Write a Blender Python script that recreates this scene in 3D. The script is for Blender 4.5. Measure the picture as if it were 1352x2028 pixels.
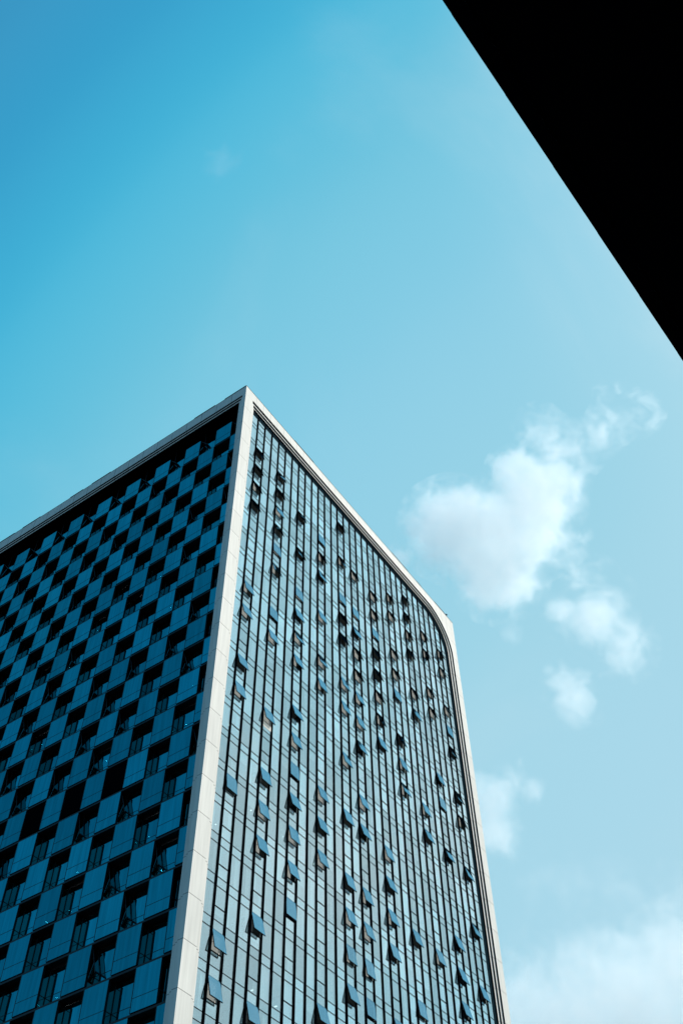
import bpy, bmesh, math, random
from mathutils import Vector, Matrix

# ------------------------------------------------------------------ basics
for o in list(bpy.data.objects):
    bpy.data.objects.remove(o, do_unlink=True)
scene = bpy.context.scene
COL = scene.collection
S = 3.6            # metres per storey: the facade grid below is laid out in storeys
ZG = 31.704        # ground lies this many storeys under the first facade joint
random.seed(7)

def U(x, y, z):
    return Vector((x * S, y * S, (z + ZG) * S))

# ------------------------------------------------------------------ camera
CAM = (-13.7686801, -13.1078826, -31.2598816)
RM = ((0.57064968, -0.82105429, -0.01512559),
      (-0.65153979, -0.46389152, 0.60025042),
      (-0.49985482, -0.33267778, -0.79966909))
FPX = 2058.5
cd = bpy.data.cameras.new('camera')
cam = bpy.data.objects.new('camera', cd)
COL.objects.link(cam)
rot = Matrix(RM).transposed()
cam.matrix_world = Matrix.Translation(U(*CAM)) @ rot.to_4x4()
cd.sensor_fit = 'VERTICAL'
cd.sensor_height = 36.0
cd.sensor_width = 24.0
cd.lens = 36.0 * FPX / 2028.0
cd.clip_start = 0.05
cd.clip_end = 20000
scene.camera = cam

def project(x, y, z):
    v = Vector((x - CAM[0], y - CAM[1], z - CAM[2]))
    c = Matrix(RM) @ v
    if c.z > -0.01:
        return None
    return (676 + FPX * c.x / -c.z, 1014 - FPX * c.y / -c.z)

def pixel_dir(u, v):
    return (rot @ Vector(((u - 676) / FPX, -(v - 1014) / FPX, -1))).normalized()

def shown(quad):
    """projected area in the photo of a facade cell, 0 when outside the frame"""
    p = [project(*q) for q in quad]
    if any(a is None for a in p):
        return 0
    cx = sum(a[0] for a in p) / len(p); cy = sum(a[1] for a in p) / len(p)
    if not (-25 < cx < 1377 and -25 < cy < 2053):
        return 0
    return abs(sum(p[i][0] * p[(i + 1) % 4][1] - p[(i + 1) % 4][0] * p[i][1] for i in range(4))) / 2

# ------------------------------------------------------------------ sky, sun, exposure
SUN_ELEV = math.radians(42)
SUN_AZ = math.radians(-52)          # measured from +x towards +y
sun_dir = Vector((math.cos(SUN_AZ) * math.cos(SUN_ELEV), math.sin(SUN_AZ) * math.cos(SUN_ELEV), math.sin(SUN_ELEV)))
world = bpy.data.worlds.new("World")
scene.world = world
world.use_nodes = True
nt = world.node_tree
N, L = nt.nodes, nt.links
N.clear()
sky = N.new('ShaderNodeTexSky')
sky.sky_type = 'NISHITA'
sky.sun_disc = False
sky.sun_elevation = SUN_ELEV
sky.sun_rotation = math.radians(90) - SUN_AZ
sky.air_density = 1.0
sky.dust_density = 1.5
sky.ozone_density = 2.0
tc = N.new('ShaderNodeTexCoord')
dot = N.new('ShaderNodeVectorMath'); dot.operation = 'DOT_PRODUCT'
hd = Vector((0.93, 0.0, 0.25)).normalized()
dot.inputs[1].default_value = hd
L.new(tc.outputs['Generated'], dot.inputs[0])
ramp = N.new('ShaderNodeValToRGB')
cr = ramp.color_ramp
cr.interpolation = 'CARDINAL'
cr.elements[0].position = 0.0
cr.elements[0].color = (0.03, 0.27, 0.50, 1)
cr.elements[1].position = 1.0
cr.elements[1].color = (0.43, 0.71, 0.83, 1)
for p, c in ((0.25, (0.040, 0.325, 0.58)), (0.33, (0.040, 0.385, 0.645)), (0.41, (0.075, 0.50, 0.735)), (0.52, (0.17, 0.585, 0.775)), (0.64, (0.265, 0.645, 0.82)), (0.81, (0.36, 0.695, 0.835)), (0.92, (0.42, 0.72, 0.855))):
    e = cr.elements.new(p); e.color = (*c, 1)
L.new(dot.outputs['Value'], ramp.inputs['Fac'])
skm = N.new('ShaderNodeMix'); skm.data_type = 'RGBA'; skm.blend_type = 'MULTIPLY'
skm.inputs[0].default_value = 1.0
L.new(sky.outputs['Color'], skm.inputs[6])
skm.inputs[7].default_value = (0.11, 0.11, 0.11, 1)
mx = N.new('ShaderNodeMix'); mx.data_type = 'RGBA'
mx.inputs[0].default_value = 0.93
L.new(skm.outputs[2], mx.inputs[6])
L.new(ramp.outputs['Color'], mx.inputs[7])
bg = N.new('ShaderNodeBackground')
bg.inputs['Strength'].default_value = 1.0
sdot = N.new('ShaderNodeVectorMath'); sdot.operation = 'DOT_PRODUCT'
sdot.inputs[1].default_value = sun_dir
L.new(tc.outputs['Generated'], sdot.inputs[0])
smr = N.new('ShaderNodeMapRange'); smr.interpolation_type = 'SMOOTHSTEP'
smr.inputs['From Min'].default_value = 0.70; smr.inputs['From Max'].default_value = 1.02
smr.inputs['To Max'].default_value = 0.9
L.new(sdot.outputs['Value'], smr.inputs['Value'])
mx2 = N.new('ShaderNodeMix'); mx2.data_type = 'RGBA'
L.new(smr.outputs['Result'], mx2.inputs[0]); L.new(mx.outputs[2], mx2.inputs[6]); mx2.inputs[7].default_value = (0.58, 0.82, 0.92, 1)
# thin high vapour: barely there overhead, broken cloud on the sun's side
vn = N.new('ShaderNodeTexNoise'); vn.inputs['Scale'].default_value = 2.6; vn.inputs['Detail'].default_value = 7; vn.inputs['Roughness'].default_value = 0.55; vn.inputs['Distortion'].default_value = 0.6
L.new(tc.outputs['Generated'], vn.inputs['Vector'])
vr = N.new('ShaderNodeMapRange'); vr.interpolation_type = 'SMOOTHSTEP'
vr.inputs['From Min'].default_value = 0.45; vr.inputs['From Max'].default_value = 0.72
L.new(vn.outputs['Fac'], vr.inputs['Value'])
vs = N.new('ShaderNodeMapRange'); vs.interpolation_type = 'SMOOTHSTEP'
vs.inputs['From Min'].default_value = 0.72; vs.inputs['From Max'].default_value = 0.95
vs.inputs['To Min'].default_value = 0.09; vs.inputs['To Max'].default_value = 0.75
L.new(sdot.outputs['Value'], vs.inputs['Value'])
vm = N.new('ShaderNodeMath'); vm.operation = 'MULTIPLY'
L.new(vr.outputs['Result'], vm.inputs[0]); L.new(vs.outputs['Result'], vm.inputs[1])
mxv = N.new('ShaderNodeMix'); mxv.data_type = 'RGBA'
L.new(vm.outputs[0], mxv.inputs[0]); L.new(mx2.outputs[2], mxv.inputs[6]); mxv.inputs[7].default_value = (0.80, 0.88, 0.92, 1)
hz = N.new('ShaderNodeSeparateXYZ'); L.new(tc.outputs['Generated'], hz.inputs[0])
hmr = N.new('ShaderNodeMapRange'); hmr.interpolation_type = 'SMOOTHSTEP'
hmr.inputs['From Min'].default_value = 0.50; hmr.inputs['From Max'].default_value = 0.0
hmr.inputs['To Max'].default_value = 0.58
L.new(hz.outputs[2], hmr.inputs['Value'])
mx3 = N.new('ShaderNodeMix'); mx3.data_type = 'RGBA'
L.new(hmr.outputs['Result'], mx3.inputs[0]); L.new(mxv.outputs[2], mx3.inputs[6]); mx3.inputs[7].default_value = (0.47, 0.68, 0.78, 1)
L.new(mx3.outputs[2], bg.inputs['Color'])
wo = N.new('ShaderNodeOutputWorld')
L.new(bg.outputs[0], wo.inputs['Surface'])

sd = bpy.data.lights.new('sun', 'SUN')
sd.energy = 4.3
sd.angle = math.radians(0.6)
sd.color = (1.0, 0.95, 0.87)
sun = bpy.data.objects.new('sun', sd)
COL.objects.link(sun)
sun.rotation_euler = (-sun_dir).to_track_quat('-Z', 'Y').to_euler()
sun.location = (0, -60, 250)

scene.view_settings.view_transform = 'Standard'
scene.view_settings.look = 'None'
scene.view_settings.exposure = 0.0
scene.view_settings.gamma = 1.0
scene.cycles.volume_bounces = 24
scene.cycles.max_bounces = 24
scene.cycles.transparent_max_bounces = 24
scene.cycles.volume_step_rate = 1.0
scene.cycles.caustics_reflective = False

# ------------------------------------------------------------------ materials
def mat(name):
    m = bpy.data.materials.new(name)
    m.use_nodes = True
    m.node_tree.nodes.clear()
    return m, m.node_tree.nodes, m.node_tree.links

def out(nodes, links, sh, slot='Surface'):
    o = nodes.new('ShaderNodeOutputMaterial')
    links.new(sh, o.inputs[slot])

def principled(name, color, rough=0.6, metal=0.0, noise=0.0, nscale=3.0, spec=0.5):
    m, n, l = mat(name)
    b = n.new('ShaderNodeBsdfPrincipled')
    b.inputs['Base Color'].default_value = (*color, 1)
    b.inputs['Roughness'].default_value = rough
    b.inputs['Metallic'].default_value = metal
    b.inputs['Specular IOR Level'].default_value = spec
    if noise:
        t = n.new('ShaderNodeTexCoord')
        x = n.new('ShaderNodeTexNoise'); x.inputs['Scale'].default_value = nscale; x.inputs['Detail'].default_value = 6
        l.new(t.outputs['Object'], x.inputs['Vector'])
        r = n.new('ShaderNodeMapRange')
        r.inputs['From Min'].default_value = 0.3; r.inputs['From Max'].default_value = 0.7
        r.inputs['To Min'].default_value = 1 - noise; r.inputs['To Max'].default_value = 1 + noise
        l.new(x.outputs['Fac'], r.inputs['Value'])
        mm = n.new('ShaderNodeVectorMath'); mm.operation = 'SCALE'
        mm.inputs[0].default_value = color
        l.new(r.outputs['Result'], mm.inputs['Scale'])
        l.new(mm.outputs[0], b.inputs['Base Color'])
    out(n, l, b.outputs[0])
    return m

def math_node(n, l, op, a, b=None, c=None, clamp=False):
    x = n.new('ShaderNodeMath'); x.operation = op; x.use_clamp = clamp
    for i, v in enumerate((a, b, c)):
        if v is None: continue
        if isinstance(v, (int, float)): x.inputs[i].default_value = v
        else: l.new(v, x.inputs[i])
    return x.outputs[0]

def stone_material(name, color):
    """cream cladding: a dark open joint every storey, rain streaks, slab-to-slab tone"""
    m, n, l = mat(name)
    geo = n.new('ShaderNodeNewGeometry')
    sep = n.new('ShaderNodeSeparateXYZ'); l.new(geo.outputs['Position'], sep.inputs[0])
    zu = math_node(n, l, 'SUBTRACT', math_node(n, l, 'DIVIDE', sep.outputs[2], S), ZG)
    fr = math_node(n, l, 'FRACT', math_node(n, l, 'ADD', zu, 100.5))
    d = math_node(n, l, 'ABSOLUTE', math_node(n, l, 'SUBTRACT', fr, 0.5))
    joint = math_node(n, l, 'LESS_THAN', d, 0.0075)
    below = math_node(n, l, 'LESS_THAN', zu, 0.02)
    joint = math_node(n, l, 'MULTIPLY', joint, below)
    # upright joints of the parapet band
    xs = math_node(n, l, 'DIVIDE', math_node(n, l, 'ADD', sep.outputs[0], 0.0), S * 0.408)
    xf = math_node(n, l, 'ABSOLUTE', math_node(n, l, 'SUBTRACT', math_node(n, l, 'FRACT', math_node(n, l, 'ADD', xs, 0.01)), 0.5))
    ys = math_node(n, l, 'DIVIDE', sep.outputs[1], S * 0.70)
    yf = math_node(n, l, 'ABSOLUTE', math_node(n, l, 'SUBTRACT', math_node(n, l, 'FRACT', math_node(n, l, 'ADD', ys, 0.56)), 0.5))
    nx = n.new('ShaderNodeSeparateXYZ'); l.new(geo.outputs['Normal'], nx.inputs[0])
    right_face = math_node(n, l, 'GREATER_THAN', math_node(n, l, 'ABSOLUTE', nx.outputs[1]), 0.7)
    left_face = math_node(n, l, 'GREATER_THAN', math_node(n, l, 'ABSOLUTE', nx.outputs[0]), 0.7)
    upper = math_node(n, l, 'GREATER_THAN', zu, 0.02)
    inner_x = math_node(n, l, 'GREATER_THAN', sep.outputs[0], 0.42 * S)
    inner_y = math_node(n, l, 'GREATER_THAN', sep.outputs[1], 0.16 * S)
    vj = math_node(n, l, 'MULTIPLY', math_node(n, l, 'MULTIPLY', math_node(n, l, 'LESS_THAN', xf, 0.014), right_face), inner_x)
    vk = math_node(n, l, 'MULTIPLY', math_node(n, l, 'MULTIPLY', math_node(n, l, 'LESS_THAN', yf, 0.012), left_face), inner_y)
    vj = math_node(n, l, 'MULTIPLY', math_node(n, l, 'ADD', vj, vk), upper)
    j2 = math_node(n, l, 'LESS_THAN', math_node(n, l, 'ABSOLUTE', math_node(n, l, 'SUBTRACT', zu, 0.86)), 0.004)
    allj = math_node(n, l, 'MAXIMUM', math_node(n, l, 'MAXIMUM', joint, vj), j2)
    # slab tone
    cell = n.new('ShaderNodeCombineXYZ')
    l.new(math_node(n, l, 'FLOOR', zu), cell.inputs[2])
    l.new(math_node(n, l, 'FLOOR', math_node(n, l, 'ADD', ys, 0.06)), cell.inputs[1])
    l.new(math_node(n, l, 'FLOOR', math_node(n, l, 'DIVIDE', sep.outputs[0], S * 0.816)), cell.inputs[0])
    wn = n.new('ShaderNodeTexWhiteNoise'); l.new(cell.outputs[0], wn.inputs['Vector'])
    # streaks
    mp = n.new('ShaderNodeMapping'); mp.inputs['Scale'].default_value = (3.0, 3.0, 0.22)
    l.new(geo.outputs['Position'], mp.inputs['Vector'])
    st = n.new('ShaderNodeTexNoise'); st.inputs['Scale'].default_value = 1.0; st.inputs['Detail'].default_value = 5
    l.new(mp.outputs[0], st.inputs['Vector'])
    big = n.new('ShaderNodeTexNoise'); big.inputs['Scale'].default_value = 0.09; big.inputs['Detail'].default_value = 3
    l.new(geo.outputs['Position'], big.inputs['Vector'])
    v = math_node(n, l, 'MULTIPLY_ADD', wn.outputs['Value'], 0.07, 0.965)
    v = math_node(n, l, 'MULTIPLY', v, math_node(n, l, 'MULTIPLY_ADD', st.outputs['Fac'], 0.42, 0.79))
    v = math_node(n, l, 'MULTIPLY', v, math_node(n, l, 'MULTIPLY_ADD', big.outputs['Fac'], 0.2, 0.9))
    v = math_node(n, l, 'MULTIPLY', v, math_node(n, l, 'MULTIPLY_ADD', allj, -0.72, 1.0))
    sc = n.new('ShaderNodeVectorMath'); sc.operation = 'SCALE'
    sc.inputs[0].default_value = color
    l.new(v, sc.inputs['Scale'])
    b = n.new('ShaderNodeBsdfPrincipled')
    l.new(sc.outputs[0], b.inputs['Base Color'])
    b.inputs['Roughness'].default_value = 0.65
    b.inputs['Specular IOR Level'].default_value = 0.3
    out(n, l, b.outputs[0])
    return m

def glass_material(name, tint, gloss, fmin, fmax, cellx, axis=0, bump=0.02, var=0.12, streak=0.0):
    """coated facade glass: part mirror of the sky, part tinted view of the rooms"""
    m, n, l = mat(name)
    geo = n.new('ShaderNodeNewGeometry')
    sep = n.new('ShaderNodeSeparateXYZ'); l.new(geo.outputs['Position'], sep.inputs[0])
    cell = n.new('ShaderNodeCombineXYZ')
    l.new(math_node(n, l, 'FLOOR', math_node(n, l, 'DIVIDE', math_node(n, l, 'ADD', sep.outputs[axis], -0.538 * S if axis == 0 else -0.0335 * S), S * cellx)), cell.inputs[0])
    l.new(math_node(n, l, 'FLOOR', math_node(n, l, 'ADD', math_node(n, l, 'DIVIDE', sep.outputs[2], S), -ZG + 0.03)), cell.inputs[2])
    wn = n.new('ShaderNodeTexWhiteNoise'); l.new(cell.outputs[0], wn.inputs['Vector'])
    # each pane is hung a hair out of true and is slightly wavy
    off = n.new('ShaderNodeVectorMath'); off.operation = 'SUBTRACT'; l.new(wn.outputs['Color'], off.inputs[0]); off.inputs[1].default_value = (0.5, 0.5, 0.5)
    offs = n.new('ShaderNodeVectorMath'); offs.operation = 'SCALE'; l.new(off.outputs[0], offs.inputs[0]); offs.inputs['Scale'].default_value = bump
    wav = n.new('ShaderNodeTexNoise'); wav.inputs['Scale'].default_value = 0.9; wav.inputs['Detail'].default_value = 1
    l.new(geo.outputs['Position'], wav.inputs['Vector'])
    w2 = n.new('ShaderNodeVectorMath'); w2.operation = 'SUBTRACT'; l.new(wav.outputs['Color'], w2.inputs[0]); w2.inputs[1].default_value = (0.5, 0.5, 0.5)
    w3 = n.new('ShaderNodeVectorMath'); w3.operation = 'SCALE'; l.new(w2.outputs[0], w3.inputs[0]); w3.inputs['Scale'].default_value = bump * 2
    s1 = n.new('ShaderNodeVectorMath'); s1.operation = 'ADD'; l.new(geo.outputs['Normal'], s1.inputs[0]); l.new(offs.outputs[0], s1.inputs[1])
    s2 = n.new('ShaderNodeVectorMath'); s2.operation = 'ADD'; l.new(s1.outputs[0], s2.inputs[0]); l.new(w3.outputs[0], s2.inputs[1])
    nn = n.new('ShaderNodeVectorMath'); nn.operation = 'NORMALIZE'; l.new(s2.outputs[0], nn.inputs[0])
    g = n.new('ShaderNodeBsdfGlossy'); g.inputs['Roughness'].default_value = 0.02
    l.new(nn.outputs[0], g.inputs['Normal'])
    gm = n.new('ShaderNodeVectorMath'); gm.operation = 'SCALE'; gm.inputs[0].default_value = gloss
    v = math_node(n, l, 'MULTIPLY_ADD', wn.outputs['Value'], var, 1 - var / 2)
    if streak:
        mp = n.new('ShaderNodeMapping'); mp.inputs['Scale'].default_value = (5, 5, 0.25)
        l.new(geo.outputs['Position'], mp.inputs['Vector'])
        st = n.new('ShaderNodeTexNoise'); st.inputs['Scale'].default_value = 0.8; st.inputs['Detail'].default_value = 6
        l.new(mp.outputs[0], st.inputs['Vector'])
        v = math_node(n, l, 'MULTIPLY', v, math_node(n, l, 'MULTIPLY_ADD', st.outputs['Fac'], streak, 1 - streak / 2))
    l.new(v, gm.inputs['Scale'])
    l.new(gm.outputs[0], g.inputs['Color'])
    t = n.new('ShaderNodeBsdfTransparent'); t.inputs['Color'].default_value = (*tint, 1)
    lw = n.new('ShaderNodeLayerWeight'); lw.inputs['Blend'].default_value = 0.5
    mr = n.new('ShaderNodeMapRange')
    mr.inputs['From Min'].default_value = 0.0; mr.inputs['From Max'].default_value = 0.8
    mr.inputs['To Min'].default_value = fmin; mr.inputs['To Max'].default_value = fmax
    l.new(lw.outputs['Facing'], mr.inputs['Value'])
    ms = n.new('ShaderNodeMixShader')
    l.new(mr.outputs['Result'], ms.inputs[0]); l.new(t.outputs[0], ms.inputs[1]); l.new(g.outputs[0], ms.inputs[2])
    out(n, l, ms.outputs[0])
    return m

M = {}
M['stone'] = stone_material('cream stone cladding', (0.68, 0.665, 0.615))
M['reveal'] = principled('shade-painted stone reveal', (0.022, 0.027, 0.030), 0.8, spec=0.0)  # shade of the stepped undersides and reveals, painted in as near black
M['groove'] = principled('dark joint sealant', (0.010, 0.012, 0.013), 0.7)
M['fin'] = principled('black aluminium', (0.005, 0.007, 0.010), 0.7, 0.0, spec=0.0)
M['ring'] = principled('dark slate metal panel', (0.010, 0.022, 0.030), 0.7, 0.0, spec=0.0)
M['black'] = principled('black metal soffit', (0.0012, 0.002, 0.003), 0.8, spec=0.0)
M['bayframe'] = principled('black bay framing', (0.004, 0.006, 0.009), 0.45, spec=0.3)
M['room'] = principled('painted ceiling', (0.42, 0.42, 0.40), 0.9)
M['core'] = principled('grey room wall', (0.07, 0.08, 0.085), 0.9)
M['darkcore'] = principled('dark room wall', (0.02, 0.03, 0.035), 0.9)
M['curtain'] = principled('pale curtain cloth', (0.80, 0.83, 0.82), 0.95, noise=0.12, nscale=0.8)
M['blind'] = principled('cream blind', (0.95, 0.87, 0.77), 0.9)
M['darkblind'] = principled('brown grey room lining', (0.22, 0.21, 0.20), 0.9)
M['spandrel'] = principled('grey backing panel', (0.23, 0.30, 0.33), 0.8)
M['coping'] = principled('dark metal coping', (0.008, 0.010, 0.013), 0.7, spec=0.05)
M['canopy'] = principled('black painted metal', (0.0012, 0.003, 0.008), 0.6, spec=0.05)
M['roof'] = principled('roof membrane', (0.12, 0.12, 0.12), 0.9, noise=0.2)
M['asphalt'] = principled('asphalt', (0.045, 0.047, 0.05), 0.9, noise=0.25, nscale=0.4)
M['glassR'] = glass_material('pale coated glass', (0.86, 0.94, 0.94), (0.83, 0.97, 1.0), 0.13, 0.78, 0.4074, 0, 0.018, 0.34)
M['glassS'] = glass_material('casement glass', (0.88, 0.90, 0.90), (0.28, 0.56, 0.71), 0.22, 0.76, 0.4069, 0, 0.01, 0.14)
M['glassL'] = glass_material('deep blue coated glass', (0.05, 0.20, 0.24), (0.025, 0.39, 0.46), 0.62, 0.88, 0.7015, 1, 0.008, 0.42, 0.7)
M['glassD'] = glass_material('side light glass', (0.05, 0.14, 0.16), (0.16, 0.42, 0.40), 0.6, 0.9, 0.7015, 1, 0.01, 0.2)
m, n, l = mat('fluorescent tube')
e = n.new('ShaderNodeEmission'); e.inputs['Color'].default_value = (0.95, 1, 0.97, 1); e.inputs['Strength'].default_value = 120
out(n, l, e.outputs[0]); M['tube'] = m

m, n, l = mat('room lamp')
e = n.new('ShaderNodeEmission'); e.inputs['Color'].default_value = (0.95, 1, 0.98, 1); e.inputs['Strength'].default_value = 2.5
out(n, l, e.outputs[0]); M['lampwhite'] = m

# ------------------------------------------------------------------ mesh helpers
class MB:
    """collects boxes / quads (storey units) into ONE mesh object"""
    def __init__(self):
        self.v = []; self.f = []; self.mi = []; self.mats = []
    def _m(self, m):
        if m not in self.mats: self.mats.append(m)
        return self.mats.index(m)
    def poly(self, pts, m, flip=False):
        b = len(self.v)
        self.v += [tuple(U(*p)) for p in pts]
        idx = list(range(b, b + len(pts)))
        if flip: idx.reverse()
        self.f.append(idx); self.mi.append(self._m(m))
    def box(self, x0, x1, y0, y1, z0, z1, m):
        b = len(self.v)
        for z in (z0, z1):
            for x, y in ((x0, y0), (x1, y0), (x1, y1), (x0, y1)):
                self.v.append(tuple(U(x, y, z)))
        for q in ((3, 2, 1, 0), (4, 5, 6, 7), (0, 1, 5, 4), (1, 2, 6, 5), (2, 3, 7, 6), (3, 0, 4, 7)):
            self.f.append([b + i for i in q]); self.mi.append(self._m(m))
    def prism(self, pts, n0, n1, m):
        """closed polygon pts (already 3D, storey units) swept by vector n1 - n0"""
        b = len(self.v); k = len(pts)
        for off in (n0, n1):
            self.v += [tuple(U(p[0] + off[0], p[1] + off[1], p[2] + off[2])) for p in pts]
        self.f.append([b + i for i in range(k)][::-1]); self.mi.append(self._m(m))
        self.f.append([b + k + i for i in range(k)]); self.mi.append(self._m(m))
        for i in range(k):
            j = (i + 1) % k
            self.f.append([b + i, b + j, b + k + j, b + k + i]); self.mi.append(self._m(m))
    def build(self, name, parent=None, kind=None, smooth=False):
        me = bpy.data.meshes.new(name)
        me.from_pydata(self.v, [], self.f)
        for m in self.mats: me.materials.append(m)
        me.polygons.foreach_set('material_index', self.mi)
        bm = bmesh.new(); bm.from_mesh(me)
        if kind != 'flat':
            bmesh.ops.recalc_face_normals(bm, faces=bm.faces)
        bm.to_mesh(me); bm.free()
        if smooth:
            me.polygons.foreach_set('use_smooth', [True] * len(me.polygons))
        me.update()
        o = bpy.data.objects.new(name, me)
        COL.objects.link(o)
        if parent is not None:
            o.parent = parent
            o.matrix_parent_inverse = parent_inv(parent)
        if kind in ('stuff', 'structure'): o['kind'] = kind
        return o

def parent_inv(p):
    # meshes keep their vertices in world space; only an Empty carries a location
    return Matrix.Translation(p.location).inverted() if p.type == 'EMPTY' else Matrix.Identity(4)

def empty(name, loc, label, cat, group=None):
    o = bpy.data.objects.new(name, None)
    o.location = loc; o.empty_display_size = 2
    o['label'] = label; o['category'] = cat
    if group: o['group'] = group
    COL.objects.link(o)
    return o

# ------------------------------------------------------------------ ground
g = MB(); R = 900
g.poly([(-R, -R, -ZG), (R, -R, -ZG), (R, R, -ZG), (-R, R, -ZG)], M['asphalt'])
gr = g.build('ground', kind='structure')

# ------------------------------------------------------------------ the tower
W, D = 14.26, 13.95             # facade widths in storeys
ZT = 1.375                      # top of the parapet
ZB = -ZG                        # ground
tower = empty('office_tower', U(W / 2, D / 2, -ZG),
              'tall glass office tower with cream frame, checkerboard left side and finned right side', 'office tower')

def arch_path(x0, x1, zt, zb, r, segs=20):
    """opening outline from bottom left, up, along the top, round corner, down"""
    p = [(x0, zb), (x0, zt)]
    cx, cz = x1 - r, zt - r
    for i in range(segs + 1):
        a = math.pi / 2 * (1 - i / segs)
        p.append((cx + r * math.cos(a), cz + r * math.sin(a)))
    p.append((x1, zb))
    return p

def frame_layer(mb, path, outer, y0, y1, m, axis):
    """face between outer rectangle and opening, plus the reveal of the opening y0..y1"""
    def P(a, z, d):
        return (a, d, z) if axis == 'x' else (d, a, z)
    k = len(path)
    for i in range(k - 1):
        o0, o1, a, b = outer[i], outer[i + 1], path[i], path[i + 1]
        pts = [P(o0[0], o0[1], y0), P(a[0], a[1], y0), P(b[0], b[1], y0), P(o1[0], o1[1], y0)]
        if o0 == o1: pts = pts[:3]
        mb.poly(pts, m, axis == 'x')
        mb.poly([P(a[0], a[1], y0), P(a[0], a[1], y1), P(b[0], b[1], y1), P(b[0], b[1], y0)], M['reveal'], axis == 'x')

def outer_for(path, x0, x1, zt, zb):
    o = []
    k = len(path)
    for i, (a, z) in enumerate(path):
        if i == 0: o.append((x0, zb))
        elif i == 1: o.append((x0, zt))
        elif i == k - 1: o.append((x1, zb))
        else:
            t = (i - 2) / (k - 4)
            o.append((min(x1, a + 0.0) if t < 0.5 else x1, zt if t < 0.5 else None))
    # second half of the arc runs down the right edge
    res = []
    for i, (q, (a, z)) in enumerate(zip(o, path)):
        if q[1] is None: res.append((x1, z))
        else: res.append(q)
    # the corner itself
    return res

def corner_fix(path, outer, x1, zt):
    """insert the outer corner so the band keeps its square shoulder"""
    P, O = [], []
    for i in range(len(path)):
        P.append(path[i]); O.append(outer[i])
        if i + 1 < len(path) and outer[i][1] == zt and outer[i + 1][1] < zt and outer[i + 1][0] == x1 and i > 1:
            P.append(path[i]); O.append((x1, zt))
    return P, O

# right (finned) side: three stepped layers y 0 / .05 / .10
fr = MB()
for (xa, xb, zt_, r, y0, y1) in ((0.405, 13.87, 0.885, 1.80, 0.0, 0.05), (0.515, 13.76, 0.775, 1.69, 0.05, 0.10), (0.600, 13.655, 0.69, 1.60, 0.10, 0.158)):
    p = arch_path(xa, xb, zt_, ZB, r)
    o_ = outer_for(p, 0.0, W, ZT, ZB)
    p, o_ = corner_fix(p, o_, W, ZT)
    frame_layer(fr, p, o_, y0 if y0 else 0.0, y1, M['stone'], 'x')
fr.build('stone_frame', tower, 'flat')
# dark metal margin between the stone opening and the glass
rg = MB()
p1 = arch_path(0.59, 13.67, 0.70, ZB, 1.60)
p2 = arch_path(0.60, 13.50, 0.46, ZB, 1.60)
def ringquads(mb, a, b, y, m):
    for i in range(len(a) - 1):
        mb.poly([(a[i][0], y, a[i][1]), (b[i][0], y, b[i][1]), (b[i + 1][0], y, b[i + 1][1]), (a[i + 1][0], y, a[i + 1][1])], m, True)
ringquads(rg, p1, p2, 0.150, M['ring'])
ringquads(rg, p1, p2, 0.158, M['ring'])
for i in range(len(p2) - 1):
    rg.poly([(p2[i][0], 0.150, p2[i][1]), (p2[i][0], 0.158, p2[i][1]), (p2[i + 1][0], 0.158, p2[i + 1][1]), (p2[i + 1][0], 0.150, p2[i + 1][1])], M['ring'], True)
rg.build('metal_margin', tower, 'flat')

# left (checkerboard) side
fl = MB()
for (xa, xb, zt_, r, y0, y1) in ((0.150, D - 0.15, 0.860, 0.02, 0.0, 0.045), (0.240, D - 0.24, 0.775, 0.02, 0.045, 0.09), (0.350, D - 0.35, 0.69, 0.02, 0.09, 0.45)):
    p = arch_path(xa, xb, zt_, ZB, r, 2)
    o_ = outer_for(p, 0.0, D, ZT, ZB)
    p, o_ = corner_fix(p, o_, D, ZT)
    if y1 < 0.3:
        frame_layer(fl, p, o_, y0, y1, M['stone'], 'y')
    else:
        frame_layer(fl, p, o_, y0, y0 + 0.03, M['stone'], 'y')
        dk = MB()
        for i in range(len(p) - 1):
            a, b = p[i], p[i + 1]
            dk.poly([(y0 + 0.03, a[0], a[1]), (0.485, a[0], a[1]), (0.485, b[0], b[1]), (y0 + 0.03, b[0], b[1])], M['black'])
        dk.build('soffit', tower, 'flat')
fl.build('stone_frame', tower, 'flat')

# back and far sides, roof, coping
bk = MB()
bk.poly([(W, 0, ZB), (W, D, ZB), (W, D, ZT), (W, 0, ZT)], M['stone'])
bk.poly([(W, D, ZB), (0, D, ZB), (0, D, ZT), (W, D, ZT)], M['stone'])
bk.build('rear_wall', tower, 'flat')
rf = MB()
rf.box(0.12, W - 0.12, 0.12, D - 0.12, 0.95, 1.0, M['roof'])
rf.build('roof', tower)
cp = MB()
cp.box(-0.006, W + 0.006, -0.006, 0.12, ZT, ZT + 0.012, M['coping'])
cp.box(-0.006, 0.12, 0.12, D, ZT, ZT + 0.012, M['coping'])
cp.box(W - 0.12, W + 0.006, 0.12, D, ZT, ZT + 0.012, M['coping'])
cp.box(0.12, W - 0.12, D - 0.12, D, ZT, ZT + 0.012, M['coping'])
# loose lapped lengths of coping stand a little proud
rc = random.Random(3)
a = 0.0
while a < W - 0.5:
    b = a + rc.choice((0.33, 0.41, 0.82, 1.22))
    if rc.random() < 0.55: cp.box(a, min(b, W), -0.012, 0.10, ZT + 0.012, ZT + 0.034, M['coping'])
    a = b + rc.choice((0.0, 0.25))
a = 0.0
while a < D - 0.5:
    b = a + rc.choice((0.7, 0.72, 1.0))
    if rc.random() < 0.75: cp.box(-0.012, 0.10, a + 0.03, min(b, D), ZT + 0.012, ZT + 0.040, M['coping'])
    a = b + 0.42
cp.build('coping', tower)
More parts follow.
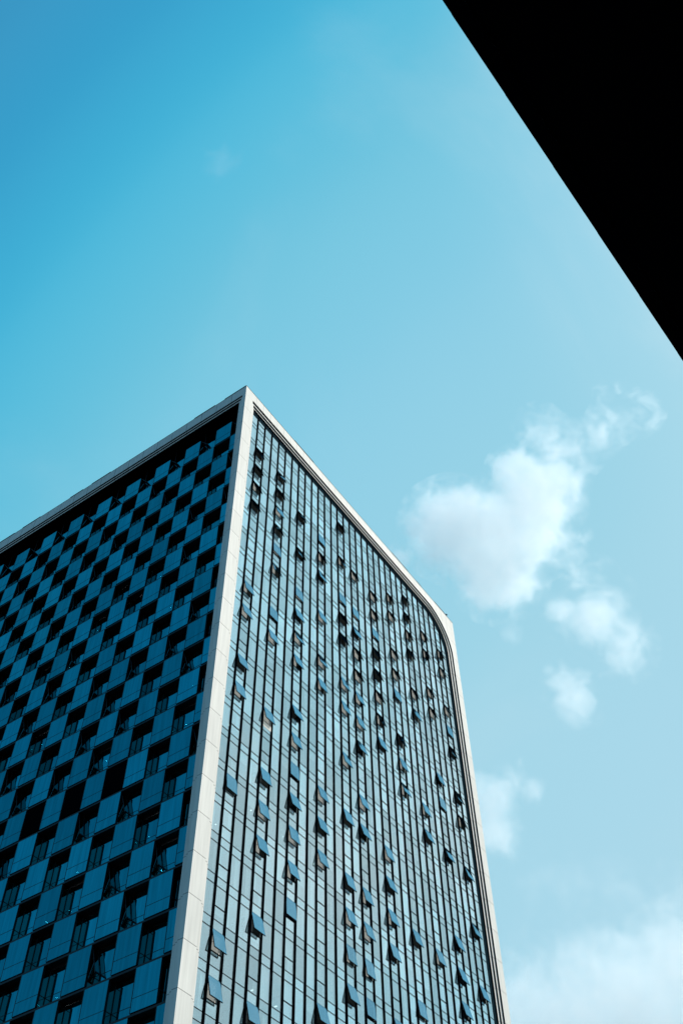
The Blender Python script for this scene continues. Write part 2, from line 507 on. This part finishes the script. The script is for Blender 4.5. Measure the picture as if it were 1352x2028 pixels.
# small brackets up the right edge of the frame
bt = MB()
for k in range(30):
    for q in (0.12, 0.5, 0.88):
        z = -k - q + 0.4
        bt.box(W, W + 0.012, 0.02, 0.05, z, z + 0.03, M['coping'])
bt.build('edge_clip', tower, 'stuff')

# ---------------- right side: fins, transoms, panes, open casements
GY = 0.16
X0, PX = 0.963, 0.4074
HA, HB, HM = 0.030, 0.254, 0.723
NF = 31
finx = [X0 + PX * i for i in range(NF)]
edges = [0.60] + finx + [13.56]
def arch_z(x, x1=13.50, zt=0.46, r=1.6):
    cx = x1 - r
    if x <= cx: return zt
    if x >= x1: return -9
    return zt - r + math.sqrt(max(0, r * r - (x - cx) ** 2))
for i, x in enumerate(finx):
    f = MB()
    zt = min(0.80, arch_z(x, 13.70, 0.80, 1.7))
    f.box(x - 0.021, x + 0.021, 0.1335, 0.1655, ZB, zt, M['fin'])
    f.box(x - 0.011, x + 0.011, 0.1300, 0.1335, ZB, zt, M['fin'])
    f.build('mullion', tower)
TOPK, LOWK = -1, 31
OPEN = {}
for part in "1:1d 2d 3c 4d 8c 9c 11d 12c 15s2 19c 20c;4:1d 2d 3c 4d 5sc 6c 8s 9c 12c 14d 15c 16c 18d 20d;7:2d 4d 6sc 7d 8c 9c 11d 12c 13s 14d 15c 16c 17s;10:2s 3c 4d 6c 8c 9c 13c 14d 15c 19d;13:0d 2c 4sc 5d 6d 8c 9c 11c 13d 15d 16c 17h 18d;15:2c 4sc 5d 6c 7c 8c 9c 10d 12c 13d 15c 16c 17h 18s;18:2c 3c 4sc 5d 6d 7c 8c 9d 13c 14d 15c 16d 18d;21:1c 2c 4c 5c 6s2 8d 9c 10c 15d 17s2;24:0d 1d 2c 3d 5c 6d 10c 11d 15c;27:1c 2c 4c 5c 8d 9s 11d 14d 15d 16d;30:1c 2c 4c 5s 6d 8d 9c 11d 13d 15d".split(';'):
    nb, rest = part.split(':')
    for t in rest.split():
        k = int(''.join(c for c in t if c.isdigit()) if not t.endswith('s2') else t[:-2])
        OPEN[(int(nb), k)] = t[len(str(k)):]
CASE = (1, 4, 7, 10, 13, 15, 18, 21, 24, 27, 30)
for k in range(TOPK, LOWK):
    tmb = MB()
    for h, th in ((HA, 0.010), (HB, 0.011)):
        tmb.box(0.60, 13.60, GY - 0.007, GY + 0.012, -k - h - th / 2, -k - h + th / 2, M['fin'])
    for nb in CASE:
        if (nb, k) in OPEN and not OPEN[(nb, k)].startswith('s'): th = 0.014
        else: th = 0.014
        tmb.box(finx[nb - 1] + 0.02, finx[nb] - 0.02, GY - 0.010, GY + 0.012, -k - HM - th / 2, -k - HM + th / 2, M['fin'])
    tmb.build('transom', tower)
rw = random.Random(11)
cells = []
for b in range(NF + 1):
    x0, x1 = edges[b], edges[b + 1]
    for k in range(TOPK, LOWK):
        is_case = b in CASE
        zt, zb = -k - HB, -(k + 1) - HA
        if is_case:
            parts = [('low', -k - HM, zb)]
            if (b, k) not in OPEN: parts.append(('up', zt, -k - HM))
        else:
            parts = [('full', zt, zb)]
        for nm, a, c in parts:
            if a > 0.95: continue
            ar = shown([(x0, GY, a), (x1, GY, a), (x1, GY, c), (x0, GY, c)])
            if min(arch_z(x0), arch_z(x1)) < c: ar *= 0.3
            cells.append((ar, b, k, nm, x0, x1, a, c))
cells.sort(key=lambda t: -t[0])
def pane(mb, x0, x1, zt, zb, m, y=GY):
    mb.box(x0 + 0.004, x1 - 0.004, y, y + 0.006, zb + 0.003, zt - 0.003, m)
def curtain_spec(b, k, x0, x1, zt, zb, nm):
    r_ = random.Random(b * 97 + k * 13 + len(nm)); q = r_.random()
    w = x1 - x0
    if q < 0.16: return None
    if q < 0.34: return [(x0 + 0.02, x1 - 0.02, zt, zb)]
    if q < 0.62:
        return [(x0 + 0.02, x0 + 0.02 + w * r_.uniform(0.15, 0.4), zt, zb)]
    if q < 0.85:
        return [(x1 - 0.02 - w * r_.uniform(0.15, 0.45), x1 - 0.02, zt, zb)]
    return [(x0 + 0.02, x1 - 0.02, zt, zt - (zt - zb) * r_.uniform(0.25, 0.6))]
gl_rest, cu_rest, ncur = MB(), MB(), 0
for i, (ar, b, k, nm, x0, x1, a, c) in enumerate(cells):
    spec = curtain_spec(b, k, x0, x1, a, c, nm)
    if i < 100:
        mb = MB(); pane(mb, x0, x1, a, c, M['glassR'])
        w = mb.build('window_pane', tower)
        if spec:
            mb = MB()
            for s in spec: mb.box(s[0], s[1], GY + 0.045, GY + 0.052, s[3], s[2], M['curtain'])
            mb.build('curtain', w)
    else:
        pane(gl_rest, x0, x1, a, c, M['glassR'])
        if spec:
            for s in spec: cu_rest.box(s[0], s[1], GY + 0.045, GY + 0.052, s[3], s[2], M['curtain'])
gl_rest.build('window_pane', tower, 'stuff')
cu_rest.build('curtain', tower, 'stuff')
# spandrel strips: glass over a grey backing, one strip per storey
for k in range(TOPK, LOWK):
    if -k - HB > 0.9: continue
    mb = MB()
    mb.box(0.60, 13.60, GY, GY + 0.006, -k - HB + 0.004, -k - HA - 0.004, M['glassR'])
    mb.box(0.60, 13.60, GY + 0.02, GY + 0.03, -k - HB + 0.003, -k - HA - 0.003, M['spandrel'])
    mb.build('spandrel_panel', tower)
# rooms behind the glass
for k in range(TOPK, LOWK):
    mb = MB()
    zc = -k - HB + 0.02
    mb.box(0.70, 13.8, GY + 0.031, 1.6, zc, zc + 0.20, M['room'])
    mb.build('floor_slab', tower)
mb = MB(); mb.box(0.70, 13.8, 1.6, 1.65, ZB, 0.9, M['core'])
for i in range(0, 33, 4):
    x = 0.70 + i * PX * 1.0
    mb.box(x, x + 0.04, GY + 0.07, 1.6, ZB, 0.88, M['core'])
mb.build('partition_wall', tower)

# open casements
def casement(b, k, typ):
    x0, x1 = finx[b - 1] + 0.004, finx[b] - 0.004
    zt = -k - HB - 0.006
    Lh = HM - HB - 0.006
    r_ = random.Random(b * 31 + k)
    ang = {'s': 4.0, 'h': 8.5}.get(typ[0], 14 + r_.uniform(-2.2, 1.8))
    if typ == 's2': ang = 7.0
    ca, sa = math.cos(math.radians(ang)), math.sin(math.radians(ang))
    y0 = GY - 0.010
    def P(x, t, nrm):    # t down the sash, nrm outwards from the glass
        return (x, y0 - sa * t - ca * nrm, zt - ca * t + sa * nrm)
    def bar(mb, xa, xb, ta, tb, na, nb_, m):
        mb.prism([P(xa, ta, na), P(xb, ta, na), P(xb, tb, na), P(xa, tb, na)], (0, 0, 0),
                 tuple(P(xa, ta, nb_)[i] - P(xa, ta, na)[i] for i in range(3)), m)
    return x0, x1, zt, Lh, bar, P
def build_casement(b, k, typ, into=None):
    x0, x1, zt, Lh, bar, P = casement(b, k, typ)
    fw = 0.017
    fm = into or MB()
    bar(fm, x0, x0 + fw, 0, Lh, -0.010, 0.004, M['fin'])
    bar(fm, x1 - fw, x1, 0, Lh, -0.010, 0.004, M['fin'])
    bar(fm, x0 + fw, x1 - fw, 0, 0.012, -0.010, 0.004, M['fin'])
    bar(fm, x0 + fw, x1 - fw, Lh - 0.020, Lh, -0.010, 0.004, M['fin'])
    gm = into or MB()
    bar(gm, x0 + 0.009, x1 - 0.009, 0.006, Lh - 0.014, 0.0045, 0.008, M['glassS'])
    # stays
    sm = into or MB()
    for xs in (x0 + 0.02, x1 - 0.024):
        q = P(xs, Lh * 0.72, -0.01)
        sm.prism([(xs, GY, zt - Lh * 0.60), (xs, GY, zt - Lh * 0.60 - 0.008), (xs, q[1], q[2] - 0.008), (xs, q[1], q[2])], (0, 0, 0), (0.004, 0, 0), M['fin'])
    bm_ = None
    if typ.endswith('c') or typ == 'h':
        bm_ = into or MB()
        r_ = random.Random(b * 7 + k * 3)
        h = Lh * r_.choice((1.03, 1.03, 0.9)); w = (x1 - x0) * r_.choice((1, 1, 0.8, 0.55))
        mt = M['darkblind'] if (b, k) in ((15, 10), (24, 6)) else M['blind']
        bm_.box(x0 + 0.012, x0 + 0.012 + w - 0.02, GY + 0.03, GY + 0.035, zt - h, zt - 0.002, mt)
    return fm, gm, sm, bm_
oc = []
for (b, k), typ in OPEN.items():
    x0, x1 = finx[b - 1], finx[b]
    oc.append((shown([(x0, GY, -k - HB), (x1, GY, -k - HB), (x1, GY, -k - HM), (x0, GY, -k - HM)]) * (0.5 if typ[0] == 's' else 1), b, k, typ))
oc.sort(key=lambda t: -t[0])
rest = MB()
for i, (ar, b, k, typ) in enumerate(oc):
    if i < 100:
        fm, gm, sm, bm_ = build_casement(b, k, typ)
        w = fm.build('awning_window', tower)
        gm.build('glass', w); sm.build('window_stay', w)
        if bm_: bm_.build('roller_blind', w)
    else:
        build_casement(b, k, typ, rest)
rest.build('awning_window', tower, 'stuff')
# the one white blind hanging down below its casement and the one bare pinkish pane
mb = MB(); mb.box(finx[3] + 0.02, finx[4] - 0.02, GY - 0.004, GY - 0.001, -12 - HM - 0.17, -12 - HM + 0.02, M['blind'])
o = mb.build('roller_blind', tower); o['label'] = 'cream blind hanging out below its open window'

# ---------------- left side: chequer of projecting glass bays
XP, XB = 0.245, 0.452
Y0, PY = 0.735, 0.7015
ZA, ZC, ZM = 0.038, 0.957, 0.672
LIGHTS = MB()
rb = random.Random(5)
def bay(c, k, into=None):
    ya, yb = max(0.352, Y0 + c * PY), Y0 + (c + 1) * PY
    zt, zb = -k - ZA, -k - ZC
    fr_, fp, sp, op = [into or MB() for _ in range(4)]
    # shell: underside, top, far cheek; posts
    e = 0.006
    fr_.box(XP + 0.012, XB, ya + e, yb - e, zb - 0.012, zb + 0.012, M['black'])
    fr_.box(XP + 0.012, XB, ya + e, yb - e, zt - 0.012, zt + 0.004, M['black'])
    fr_.box(XP + 0.012, XB - 0.002, yb - 0.02, yb - e, zb + 0.012, zt - 0.012, M['bayframe'])
    fr_.box(XP + 0.010, XP + 0.03, ya + e, ya + 0.022, zb + 0.012, zt - 0.012, M['bayframe'])
    fr_.box(XP - 0.003, XP + 0.010, ya + e, yb - e, -k - ZM - 0.005, -k - ZM + 0.005, M['bayframe'])
    fp.box(XP, XP + 0.008, ya + 0.016, yb - 0.026, zb, zt, M['glassL'])
    fr_.box(XP - 0.002, XP + 0.012, yb - 0.025, yb - e, zb, zt, M['bayframe'])
    fr_.box(XP - 0.002, XP + 0.012, ya + e, ya + 0.015, zb, zt, M['bayframe'])
    # near cheek: two side lights with a mullion, some with an open vent
    sp.box(XP + 0.035, XB - 0.004, ya + 0.009, ya + 0.013, zb + 0.012, zt - 0.012, M['glassD'])
    mid = (XP + XB) / 2 + 0.02
    sp.box(XP + 0.030, XP + 0.058, ya + 0.004, ya + 0.018, zb + 0.012, zt - 0.012, M['bayframe'])
    sp.box(XP + 0.035, XB - 0.004, ya + 0.0045, ya + 0.0175, -k - ZM - 0.008, -k - ZM + 0.008, M['bayframe'])
    sp.box(XP + 0.035, XB - 0.004, ya + 0.005, ya + 0.017, zt - 0.10, zt - 0.088, M['bayframe'])
    r_ = random.Random(c * 19 + k * 7)
    q = r_.random()
    opn = (k == 0) or q < 0.38
    if opn and c >= 0:
        # top-hung vent: slim side bars, a heavy bottom rail, dark glass
        an = math.radians(36 if k == 0 else r_.uniform(11, 19))
        zz = zt - (0.03 if k == 0 else 0.09); Lz = 0.50 if k == 0 else 0.56
        ca, sa = math.cos(an), math.sin(an)
        def slab(xa, xb, ta, tb, th, m, o=0.0):
            pts = [(xa, ya - sa * ta - ca * o, zz - ca * ta + sa * o), (xb, ya - sa * ta - ca * o, zz - ca * ta + sa * o),
                   (xb, ya - sa * tb - ca * o, zz - ca * tb + sa * o), (xa, ya - sa * tb - ca * o, zz - ca * tb + sa * o)]
            op.prism(pts, (0, 0, 0), (0, -th * ca, th * sa), m)
        x0_, x1_ = XP + 0.04, XB - 0.012
        slab(x0_, x0_ + 0.014, 0, Lz, 0.012, M['bayframe'])
        slab(x1_ - 0.014, x1_, 0, Lz, 0.012, M['bayframe'])
        slab(x0_, x1_, Lz, Lz + 0.035, 0.022, M['bayframe'])
        slab(x0_ + 0.014, x1_ - 0.014, 0, Lz, 0.005, M['bayframe'] if k == 0 else M['glassD'], 0.003)
    else: op = None
    return fr_, fp, sp, op
bays = []
for k in range(0, LOWK):
    for c in range(-1, 18):
        if (c + k) % 2 == 0:
            y0_, y1_ = Y0 + c * PY, Y0 + (c + 1) * PY
            bays.append((shown([(XP, y0_, -k), (XP, y1_, -k), (XP, y1_, -k - 1), (XP, y0_, -k - 1)]) * (0.5 if c < 0 else 1), c, k))
bays.sort(key=lambda t: -t[0])
restb = MB()
for i, (ar, c, k) in enumerate(bays):
    if i < 100:
        fr_, fp, sp, op = bay(c, k)
        w = fr_.build('bay_window', tower)
        fp.build('front_pane', w); sp.build('side_pane', w)
        if op: op.build('vent_flap', w)
    else:
        bay(c, k, restb)
restb.build('bay_window', tower, 'stuff')
# recessed wall behind the bays
for k in range(-1, LOWK):
    mb = MB()
    mb.box(XB, XB + 0.008, 0.352, D - 0.35, -k - ZC - 0.03, min(-k - ZA - 0.04, 0.68), M['glassL'])
    mb.build('recessed_glazing', tower)
mb = MB()
for k in range(0, LOWK):
    mb.box(XB - 0.004, XB + 0.012, 0.352, D - 0.35, -k - ZM - 0.005, -k - ZM + 0.005, M['bayframe'])
for c in range(0, 19):
    mb.box(XB - 0.005, XB + 0.012, Y0 + c * PY - 0.010, Y0 + c * PY + 0.010, ZB, 0.68, M['bayframe'])
mb.build('glazing_bar', tower)
# storey edge bands across the whole side
for k in range(0, LOWK):
    mb = MB()
    mb.box(XP + 0.016, XB + 0.05, 0.352, D - 0.35, -k - 1 - ZA + 0.012, -k - ZC - 0.020, M['bayframe'])
    mb.build('storey_band', tower)
mb = MB(); mb.box(0.72, 0.76, 0.36, D - 0.36, ZB, 0.9, M['darkcore']); mb.build('partition_wall', tower)
mb = MB(); mb.box(0.10, 0.59, 0.164, 0.34, ZB, 1.0, M['black']); mb.build('corner_core', tower)

# lit tubes seen through the left side
TUBES = [(318, 1142), (232, 1192), (279, 1193), (338, 1202), (192, 1249), (139, 1321), (75, 1358), (383, 1357), (66, 1492), (82, 1474), (368, 1435), (210, 1507), (152, 1727), (319, 1724), (137, 1803), (90, 1826), (152, 1727), (294, 1656), (110, 1975)]
def left_hit(u, v, xx):
    d = rot @ Vector(((u - 676) / FPX, -(v - 1014) / FPX, -1))
    t = (xx - CAM[0]) / d.x
    return CAM[1] + d.y * t, CAM[2] + d.z * t
# black sheets added in three recesses, standing in for their unlit dark interior
for (u, v) in ((228, 1530), (140, 1585), (70, 1620)):
    y, z = left_hit(u, v, XP)
    c, k = math.floor((y - Y0) / PY), math.floor(-z - 0.01)
    if (c + k) % 2 == 0: k += 1
    mb = MB(); mb.box(XP + 0.03, XP + 0.045, Y0 + c * PY + 0.05, Y0 + (c + 1) * PY - 0.008, -k - ZC + 0.06, -k - ZA - 0.01, M['black'])
    mb.build('dark_recess_sheet', tower)
for (u, v) in sorted(set(TUBES)):
    y, z = left_hit(u, v, XP)
    c, k = math.floor((y - Y0) / PY), math.floor(-z)
    in_bay = (c + k) % 2 == 0
    xx = 0.33 if in_bay else 0.50
    y, z = left_hit(u, v, xx)
    big = v > 1600
    if not in_bay:
        yw = Y0 + (c + 1) * PY + 0.03           # inside the next bay, behind its side light
        d_ = rot @ Vector(((u - 676) / FPX, -(v - 1014) / FPX, -1))
        t_ = (yw - CAM[1]) / d_.y
        xh = CAM[0] + d_.x * t_
        if xh < XB - 0.02: xx, y, z = xh, yw, CAM[2] + d_.z * t_
    ln = 0.045 if big else 0.016
    mb = MB(); mb.box(xx, xx + 1.6 * ln, y - 0.010, y + 0.010, z, z + 0.014, M['tube'])
    mb.build('ceiling_light', tower)

# lamps hanging in the rooms behind the finned side
for (u, v, ln) in ((632, 1273, 0.10), (453, 1436, 0.02), (427, 1633, 0.02), (497, 1605, 0.03), (560, 1657, 0.03), (621, 1711, 0.04), (619, 1582, 0.015), (500, 1961, 0.06), (547, 1993, 0.06), (520, 1660, 0.02)):
    d_ = rot @ Vector(((u - 676) / FPX, -(v - 1014) / FPX, -1))
    t_ = (GY + 0.035 - CAM[1]) / d_.y
    x, z = CAM[0] + d_.x * t_, CAM[2] + d_.z * t_
    mb = MB(); mb.box(x - 0.012, x + 0.012, GY + 0.015, GY + 0.02 + ln, z - 0.006, z + 0.008, M['lampwhite']); mb.build('ceiling_light', tower)

# roof lamp arm poking over the parapet
la = empty('roof_floodlight', U(13.72, 0.1, ZT + 0.024), 'thin floodlight arm poking up over the far end of the roof edge', 'floodlight')
mb = MB(); mb.prism([(13.70, 0.06, ZT + 0.02), (13.715, 0.06, ZT + 0.02), (13.715, 0.075, ZT + 0.02), (13.70, 0.075, ZT + 0.02)], (0, 0, 0), (0.16, -0.02, 0.19), M['coping']); mb.build('arm', la)
mb = MB(); mb.prism([(13.84, 0.02, ZT + 0.19), (13.93, 0.02, ZT + 0.22), (13.93, 0.07, ZT + 0.22), (13.84, 0.07, ZT + 0.19)], (0, 0, 0), (-0.01, 0, 0.035), M['ring']); mb.build('lamp_head', la)

# ------------------------------------------------------------------ black canopy over the camera
CH = -29.9
can = empty('entrance_canopy', U(-10, -16.5, -ZG), 'pitch black underside of a flat metal canopy jutting over the viewer, upper right', 'canopy')
def edge_y(x): return -13.0771 - 0.0595 * (x + 13.4777)
mb = MB()
x = -26.0; j = 0
jr = random.Random(2)
joints = [-13.4568, -13.338, -13.2225, -13.1056, -12.9875, -12.87]
xs = [-13.4568 - 0.1175 * i for i in range(1, 110)][::-1] + joints + [-12.87 + 0.1175 * i for i in range(1, 160)]
for a, b in zip(xs[:-1], xs[1:]):
    d0 = 0.00028 * (1 if (a in joints) else jr.choice((1, 0, 0.6)))
    # each fascia sheet laps the next by a millimetre or so
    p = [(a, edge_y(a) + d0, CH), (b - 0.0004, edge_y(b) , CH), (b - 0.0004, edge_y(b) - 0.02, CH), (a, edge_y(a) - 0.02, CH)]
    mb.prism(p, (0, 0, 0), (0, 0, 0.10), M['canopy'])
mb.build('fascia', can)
mb = MB()
xa, xb = xs[0], xs[-1]
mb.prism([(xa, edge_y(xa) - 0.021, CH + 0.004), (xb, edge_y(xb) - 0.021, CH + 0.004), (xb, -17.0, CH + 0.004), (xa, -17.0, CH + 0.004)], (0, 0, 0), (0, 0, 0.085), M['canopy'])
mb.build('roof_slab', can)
for i in range(8):
    x = -24 + i * 4.2
    mb = MB(); mb.box(x, x + 0.14, -16.4, -16.26, -ZG, CH + 0.003, M['canopy']); mb.build('column', can)
mb = MB(); mb.box(xa, xb, -16.9, -16.8, -ZG, CH + 0.003, M['canopy']); mb.build('wall', can)

# ------------------------------------------------------------------ clouds: real lit vapour far behind the tower
CLOUD_D = 2600.0
camp = U(*CAM)
scene.cycles.volume_step_rate = 0.25
def cloud(blobs, label, dens, seed, edge=0.5, nscale=1.0, namp=1.5, crumbs=0):
    """blobs: (u, v, radius px, weight) seen from the street; laid out at CLOUD_D metres, lumpy domain, noise-eaten density"""
    pts = []
    rr = random.Random(seed)
    blobs = list(blobs)
    base = list(blobs)
    for i in range(crumbs):
        u, v, r, w = rr.choice(base)
        a = rr.uniform(0, 2 * math.pi)
        blobs.append((u + math.cos(a) * r * rr.uniform(0.75, 1.15), v + math.sin(a) * r * rr.uniform(0.75, 1.15), r * rr.uniform(0.3, 0.5), w * rr.uniform(0.45, 0.8)))
    for (u, v, r, w) in blobs:
        d = pixel_dir(u, v)
        R_ = r / FPX * CLOUD_D
        pts.append((camp + d * (CLOUD_D + rr.uniform(-0.4, 0.4) * R_), R_, w))
    cen = sum((p[0] for p in pts), Vector()) / len(pts)
    me = bpy.data.meshes.new('cloud')
    bm = bmesh.new()
    for p, R_, w in pts:
        bmesh.ops.create_icosphere(bm, subdivisions=3, radius=R_ * 1.1, matrix=Matrix.Translation(p - cen))
    bm.to_mesh(me); bm.free()
    o = bpy.data.objects.new('cloud', me)
    o.location = cen
    COL.objects.link(o)
    rm = o.modifiers.new('union', 'REMESH'); rm.mode = 'VOXEL'
    rm.voxel_size = max(5.0, min(p[1] for p in pts) * 0.2)
    m, n, l = mat('cloud vapour')
    t = n.new('ShaderNodeTexCoord')
    sh = n.new('ShaderNodeVectorMath'); sh.operation = 'ADD'; sh.inputs[1].default_value = (seed * 137.0, 311.0 * seed, 5.0)
    l.new(t.outputs['Object'], sh.inputs[0])
    nz = n.new('ShaderNodeTexNoise'); nz.inputs['Scale'].default_value = 0.021 * nscale; nz.inputs['Detail'].default_value = 8; nz.inputs['Roughness'].default_value = 0.62
    nz.inputs['Distortion'].default_value = 0.5
    l.new(sh.outputs[0], nz.inputs['Vector'])
    acc = None
    for p, R_, w in pts:
        ds = n.new('ShaderNodeVectorMath'); ds.operation = 'DISTANCE'
        l.new(t.outputs['Object'], ds.inputs[0]); ds.inputs[1].default_value = p - cen
        f = math_node(n, l, 'MULTIPLY_ADD', ds.outputs['Value'], -w / R_, w, clamp=True)
        acc = f if acc is None else math_node(n, l, 'SMOOTH_MAX', acc, f, 0.2)
    nzv = math_node(n, l, 'MULTIPLY', math_node(n, l, 'SUBTRACT', nz.outputs['Fac'], 0.5), namp)
    fld = math_node(n, l, 'SUBTRACT', math_node(n, l, 'ADD', acc, nzv), 0.12)
    mr = n.new('ShaderNodeMapRange'); mr.interpolation_type = 'SMOOTHSTEP'
    mr.inputs['From Min'].default_value = 0.0; mr.inputs['From Max'].default_value = edge
    mr.inputs['To Min'].default_value = 0.0; mr.inputs['To Max'].default_value = dens
    l.new(fld, mr.inputs['Value'])
    gate = math_node(n, l, 'MULTIPLY', acc, 5.0, clamp=True)
    dd = math_node(n, l, 'MULTIPLY', mr.outputs['Result'], gate)
    pv = n.new('ShaderNodeVolumePrincipled')
    pv.inputs['Color'].default_value = (1.0, 1.0, 1.0, 1)
    pv.inputs['Anisotropy'].default_value = 0.45
    l.new(dd, pv.inputs['Density'])
    out(n, l, pv.outputs[0], 'Volume')
    me.materials.append(m)
    o['label'] = label; o['category'] = 'cloud'
    return o

cloud([(893, 1048, 104, 1.2), (965, 1060, 112, 1.2), (985, 1135, 98, 1.1), (935, 1110, 75, 0.9), (1045, 1060, 95, 0.9),
       (1060, 990, 98, 1.1), (1025, 940, 66, 1.0), (1105, 955, 64, 0.9), (1095, 885, 64, 0.50), (1065, 850, 52, 0.42),
       (1145, 890, 55, 0.38), (1185, 860, 48, 0.34), (1215, 830, 52, 0.30), (1225, 790, 36, 0.28), (1262, 815, 50, 0.22), (1120, 1070, 50, 0.5)],
      'largest white puffy cloud, two lobes and a wispy tail, right of the tower roof', 0.011, 1, crumbs=12, edge=0.38, namp=1.35)
cloud([(1175, 1228, 72, 1.0), (1235, 1285, 64, 0.75), (1115, 1215, 52, 0.6), (1215, 1180, 46, 0.45), (1140, 1145, 55, 0.45), (1185, 1140, 40, 0.4), (1252, 1255, 50, 0.55)],
      'ragged white cloud below the largest one, trailing down to the right', 0.011, 2, crumbs=4, edge=0.6)
cloud([(1120, 1360, 50, 0.85), (1140, 1395, 56, 0.8), (1150, 1335, 32, 0.6)],
      'small upright white puff alone in the blue between two bigger clouds', 0.009, 3, crumbs=3)
cloud([(965, 1590, 76, 0.9), (975, 1650, 70, 0.85), (1010, 1550, 46, 0.75), (1050, 1562, 38, 0.65)],
      'white cloud half hidden behind the right edge of the tower', 0.011, 4, crumbs=3, edge=0.6)
cloud([(1008, 1258, 36, 0.55), (1020, 1246, 24, 0.5)], 'tiny faint wisp of cloud close to the square shoulder of the tower', 0.006, 5, edge=0.7)
cloud([(1060, 1750, 80, 0.5), (1130, 1752, 90, 0.5), (1200, 1742, 80, 0.45), (1270, 1770, 70, 0.35)], 'thin flat veil of cloud just above the low grey bank', 0.0040, 6, edge=0.9)
cloud([(1050, 2000, 150, 0.8), (1150, 1975, 150, 0.8), (1270, 1970, 170, 0.85), (1390, 1930, 180, 0.9), (1530, 1970, 190, 0.9), (1120, 2080, 190, 1.1), (1280, 2090, 200, 1.1), (990, 2010, 110, 0.7)],
      'wide grey-white cloud bank low at the bottom right behind the tower', 0.0080, 7, nscale=0.7, edge=0.8, namp=1.7)
cloud([(438, 322, 62, 0.42), (452, 300, 40, 0.3)], 'very faint lone wisp high in the open blue sky', 0.0036, 8, edge=0.9)
